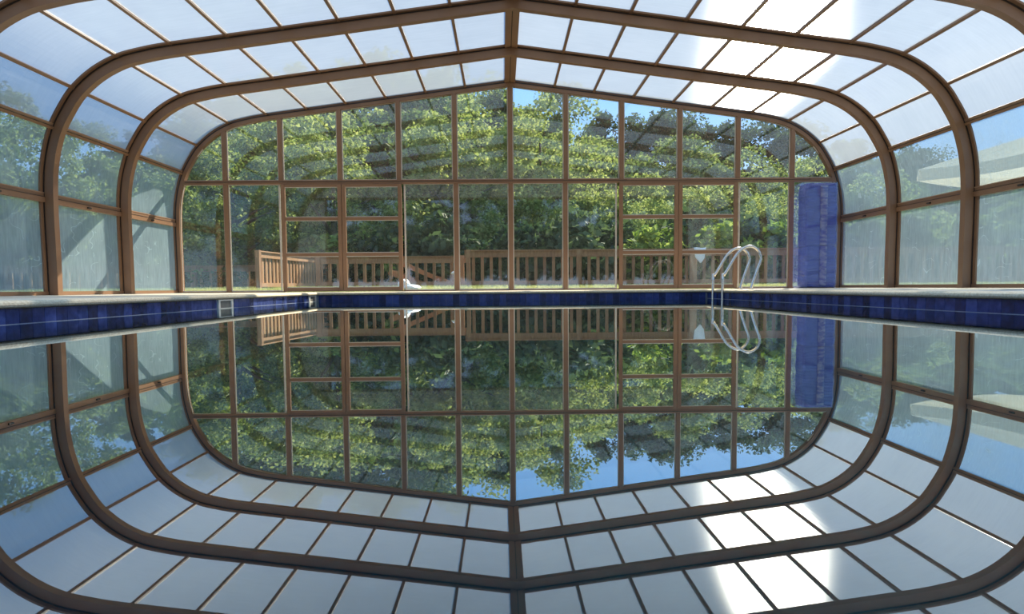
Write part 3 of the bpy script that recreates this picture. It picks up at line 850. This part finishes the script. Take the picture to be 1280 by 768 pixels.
def forest(y, step, x0, x1, fac, kinds, label, group, jit=1.2):
    x = x0
    while x < x1:
        k = kinds[int(trnd.random() * len(kinds))]
        xx, yy = x + trnd.uniform(-.4, .4) * step * .5, y + trnd.uniform(-jit, jit)
        top = skyline(xx / yy) * yy * fac * trnd.uniform(.93, 1.03); z = ground_z(xx, yy) - .3
        s = (top - z) / TH[k]
        tree(k, xx, yy, z, s * trnd.uniform(.95, 1.1), label[NAMES[k]] + ' ' + where(xx, yy), group, sz=s)
        x += step
forest(47, 3.3, -46, 50, 1.0, ('pine', 'dense', 'loose', 'shade', 'dense'),
       {'pine_tree': 'tall dark pine on the ridge line', 'broadleaf_tree': 'green broadleaf tree on the ridge line', 'shade_tree': 'dark broadleaf tree on the ridge line'}, 'trees on the ridge')
forest(36, 4.2, -34, 38, .86, ('dense', 'round', 'shade', 'loose'),
       {'broadleaf_tree': 'green broadleaf tree halfway up the slope', 'shade_tree': 'dark broadleaf tree halfway up the slope'}, 'trees on the slope')
forest(31, 3.5, -30, -1, .84, ('round', 'dense', 'loose'),
       {'broadleaf_tree': 'tall green broadleaf tree low on the slope'}, 'tall trees behind the stair side')
forest(29.5, 3.6, 1.5, 30, .66, ('round', 'dense', 'shade', 'loose'),
       {'broadleaf_tree': 'mid-height green broadleaf tree low on the slope', 'shade_tree': 'dark mid-height broadleaf tree low on the slope'}, 'trees behind the ladder side')
for k, x, y, s, lab in (('round', -9.3, 21.6, .92, 'bright leafy tree behind the light stair railing'), ('loose', -6.4, 23.2, 1.0, 'loose bright tree rising behind the stair railing'),
                        ('loose', -2.2, 26.5, 1.2, 'tall loose bright tree rising behind the garden stair'), ('round', 1.6, 29.5, 1.35, 'tall bright tree just past the centre mullion of the end wall'),
                        ('round', 5.4, 22.4, .66, 'bright leafy small tree behind the railing by the white towel'), ('loose', 8.6, 21.2, .62, 'small loose tree behind the railing by the blue bundle'),
                        ('round', -12.5, 17.7, .74, 'bright leafy tree outside the hazy skimmer-side wall'), ('round', 12.8, 20.4, .56, 'small leafy tree behind the parasol')):
    tree(k, x, y, -1.2 if y > 19 else GZ, s, lab, sz=s)
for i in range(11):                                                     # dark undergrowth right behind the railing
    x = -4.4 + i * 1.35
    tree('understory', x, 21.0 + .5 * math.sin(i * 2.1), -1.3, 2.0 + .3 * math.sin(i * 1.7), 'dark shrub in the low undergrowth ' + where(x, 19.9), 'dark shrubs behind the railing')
for x, y, s, lab in ((-5.3, 20.9, 1.45, 'bright yellow-green bush behind the railing, next to the stair railing'), (-4.0, 20.6, 1.35, 'bright yellow-green bush behind the short railing by the stair')):
    tree('bush', x, y, -.6, s, lab)
for x, y, s in ((4.6, 19.3, 1.35), (6.3, 19.2, 1.4), (7.6, 19.2, 1.45)):
    tree('bush', x, y, -.35, s, 'bright green bush leaning over the railing on the ladder side', 'bright bushes on the ladder side')
for x, y, s in ((10.3, 19.2, 1.4), (12.6, 19.3, 1.5), (14.6, 19.2, 1.4)):
    tree('shrub', x, y, -.2, s, 'green shrub behind the railing under the parasol', 'shrubs under the parasol')
for x, y, s in ((-11.0, 21.6, 1.5), (-9.0, 21.4, 1.4), (-7.5, 21.8, 1.5)):
    tree('shrub', x, y, -.5, s, 'green shrub behind the weathered far railing', 'shrubs behind the far railing')
for i, (x, y, s) in enumerate(((-13.0, 13.8, .78), (-14.0, 10.2, .84), (-13.4, 7.0, .82), (-13.8, 3.6, .82), (-13.6, .2, .82), (19.5, 12.0, .72), (18.5, 8.0, .78), (18.5, 4.0, .78), (18.5, 0.0, .78))):
    tree('shade' if i % 2 else 'dense', x, y, GZ, s, '%s tree outside the hazy %s side wall%s' % ('dark leafy' if i % 2 else 'green leafy', 'skimmer' if x < 0 else 'ladder', ', beside the %s' % ('far railing' if x < 0 else 'parasol') if y > 9 else ''), 'trees beyond the %s side wall' % ('skimmer' if x < 0 else 'ladder'))
for i in range(8):
    tree('shade' if i % 2 else 'dense', -14 + i * 4, -16 - 1.5 * (i % 3), GZ, 1.0, 'dark tree behind the open end, mirrored in the end wall glass', 'trees behind the open end')

for i in range(10):  # unseen shrubs added to close bright sky gaps in the end wall reflection
    tree('understory', -13.5 + i * 3, -11.5 - 1.2 * (i % 2), GZ, 2.3, 'added dark shrub behind the open end, darkening the end wall reflection', 'added shrubs behind the open end')
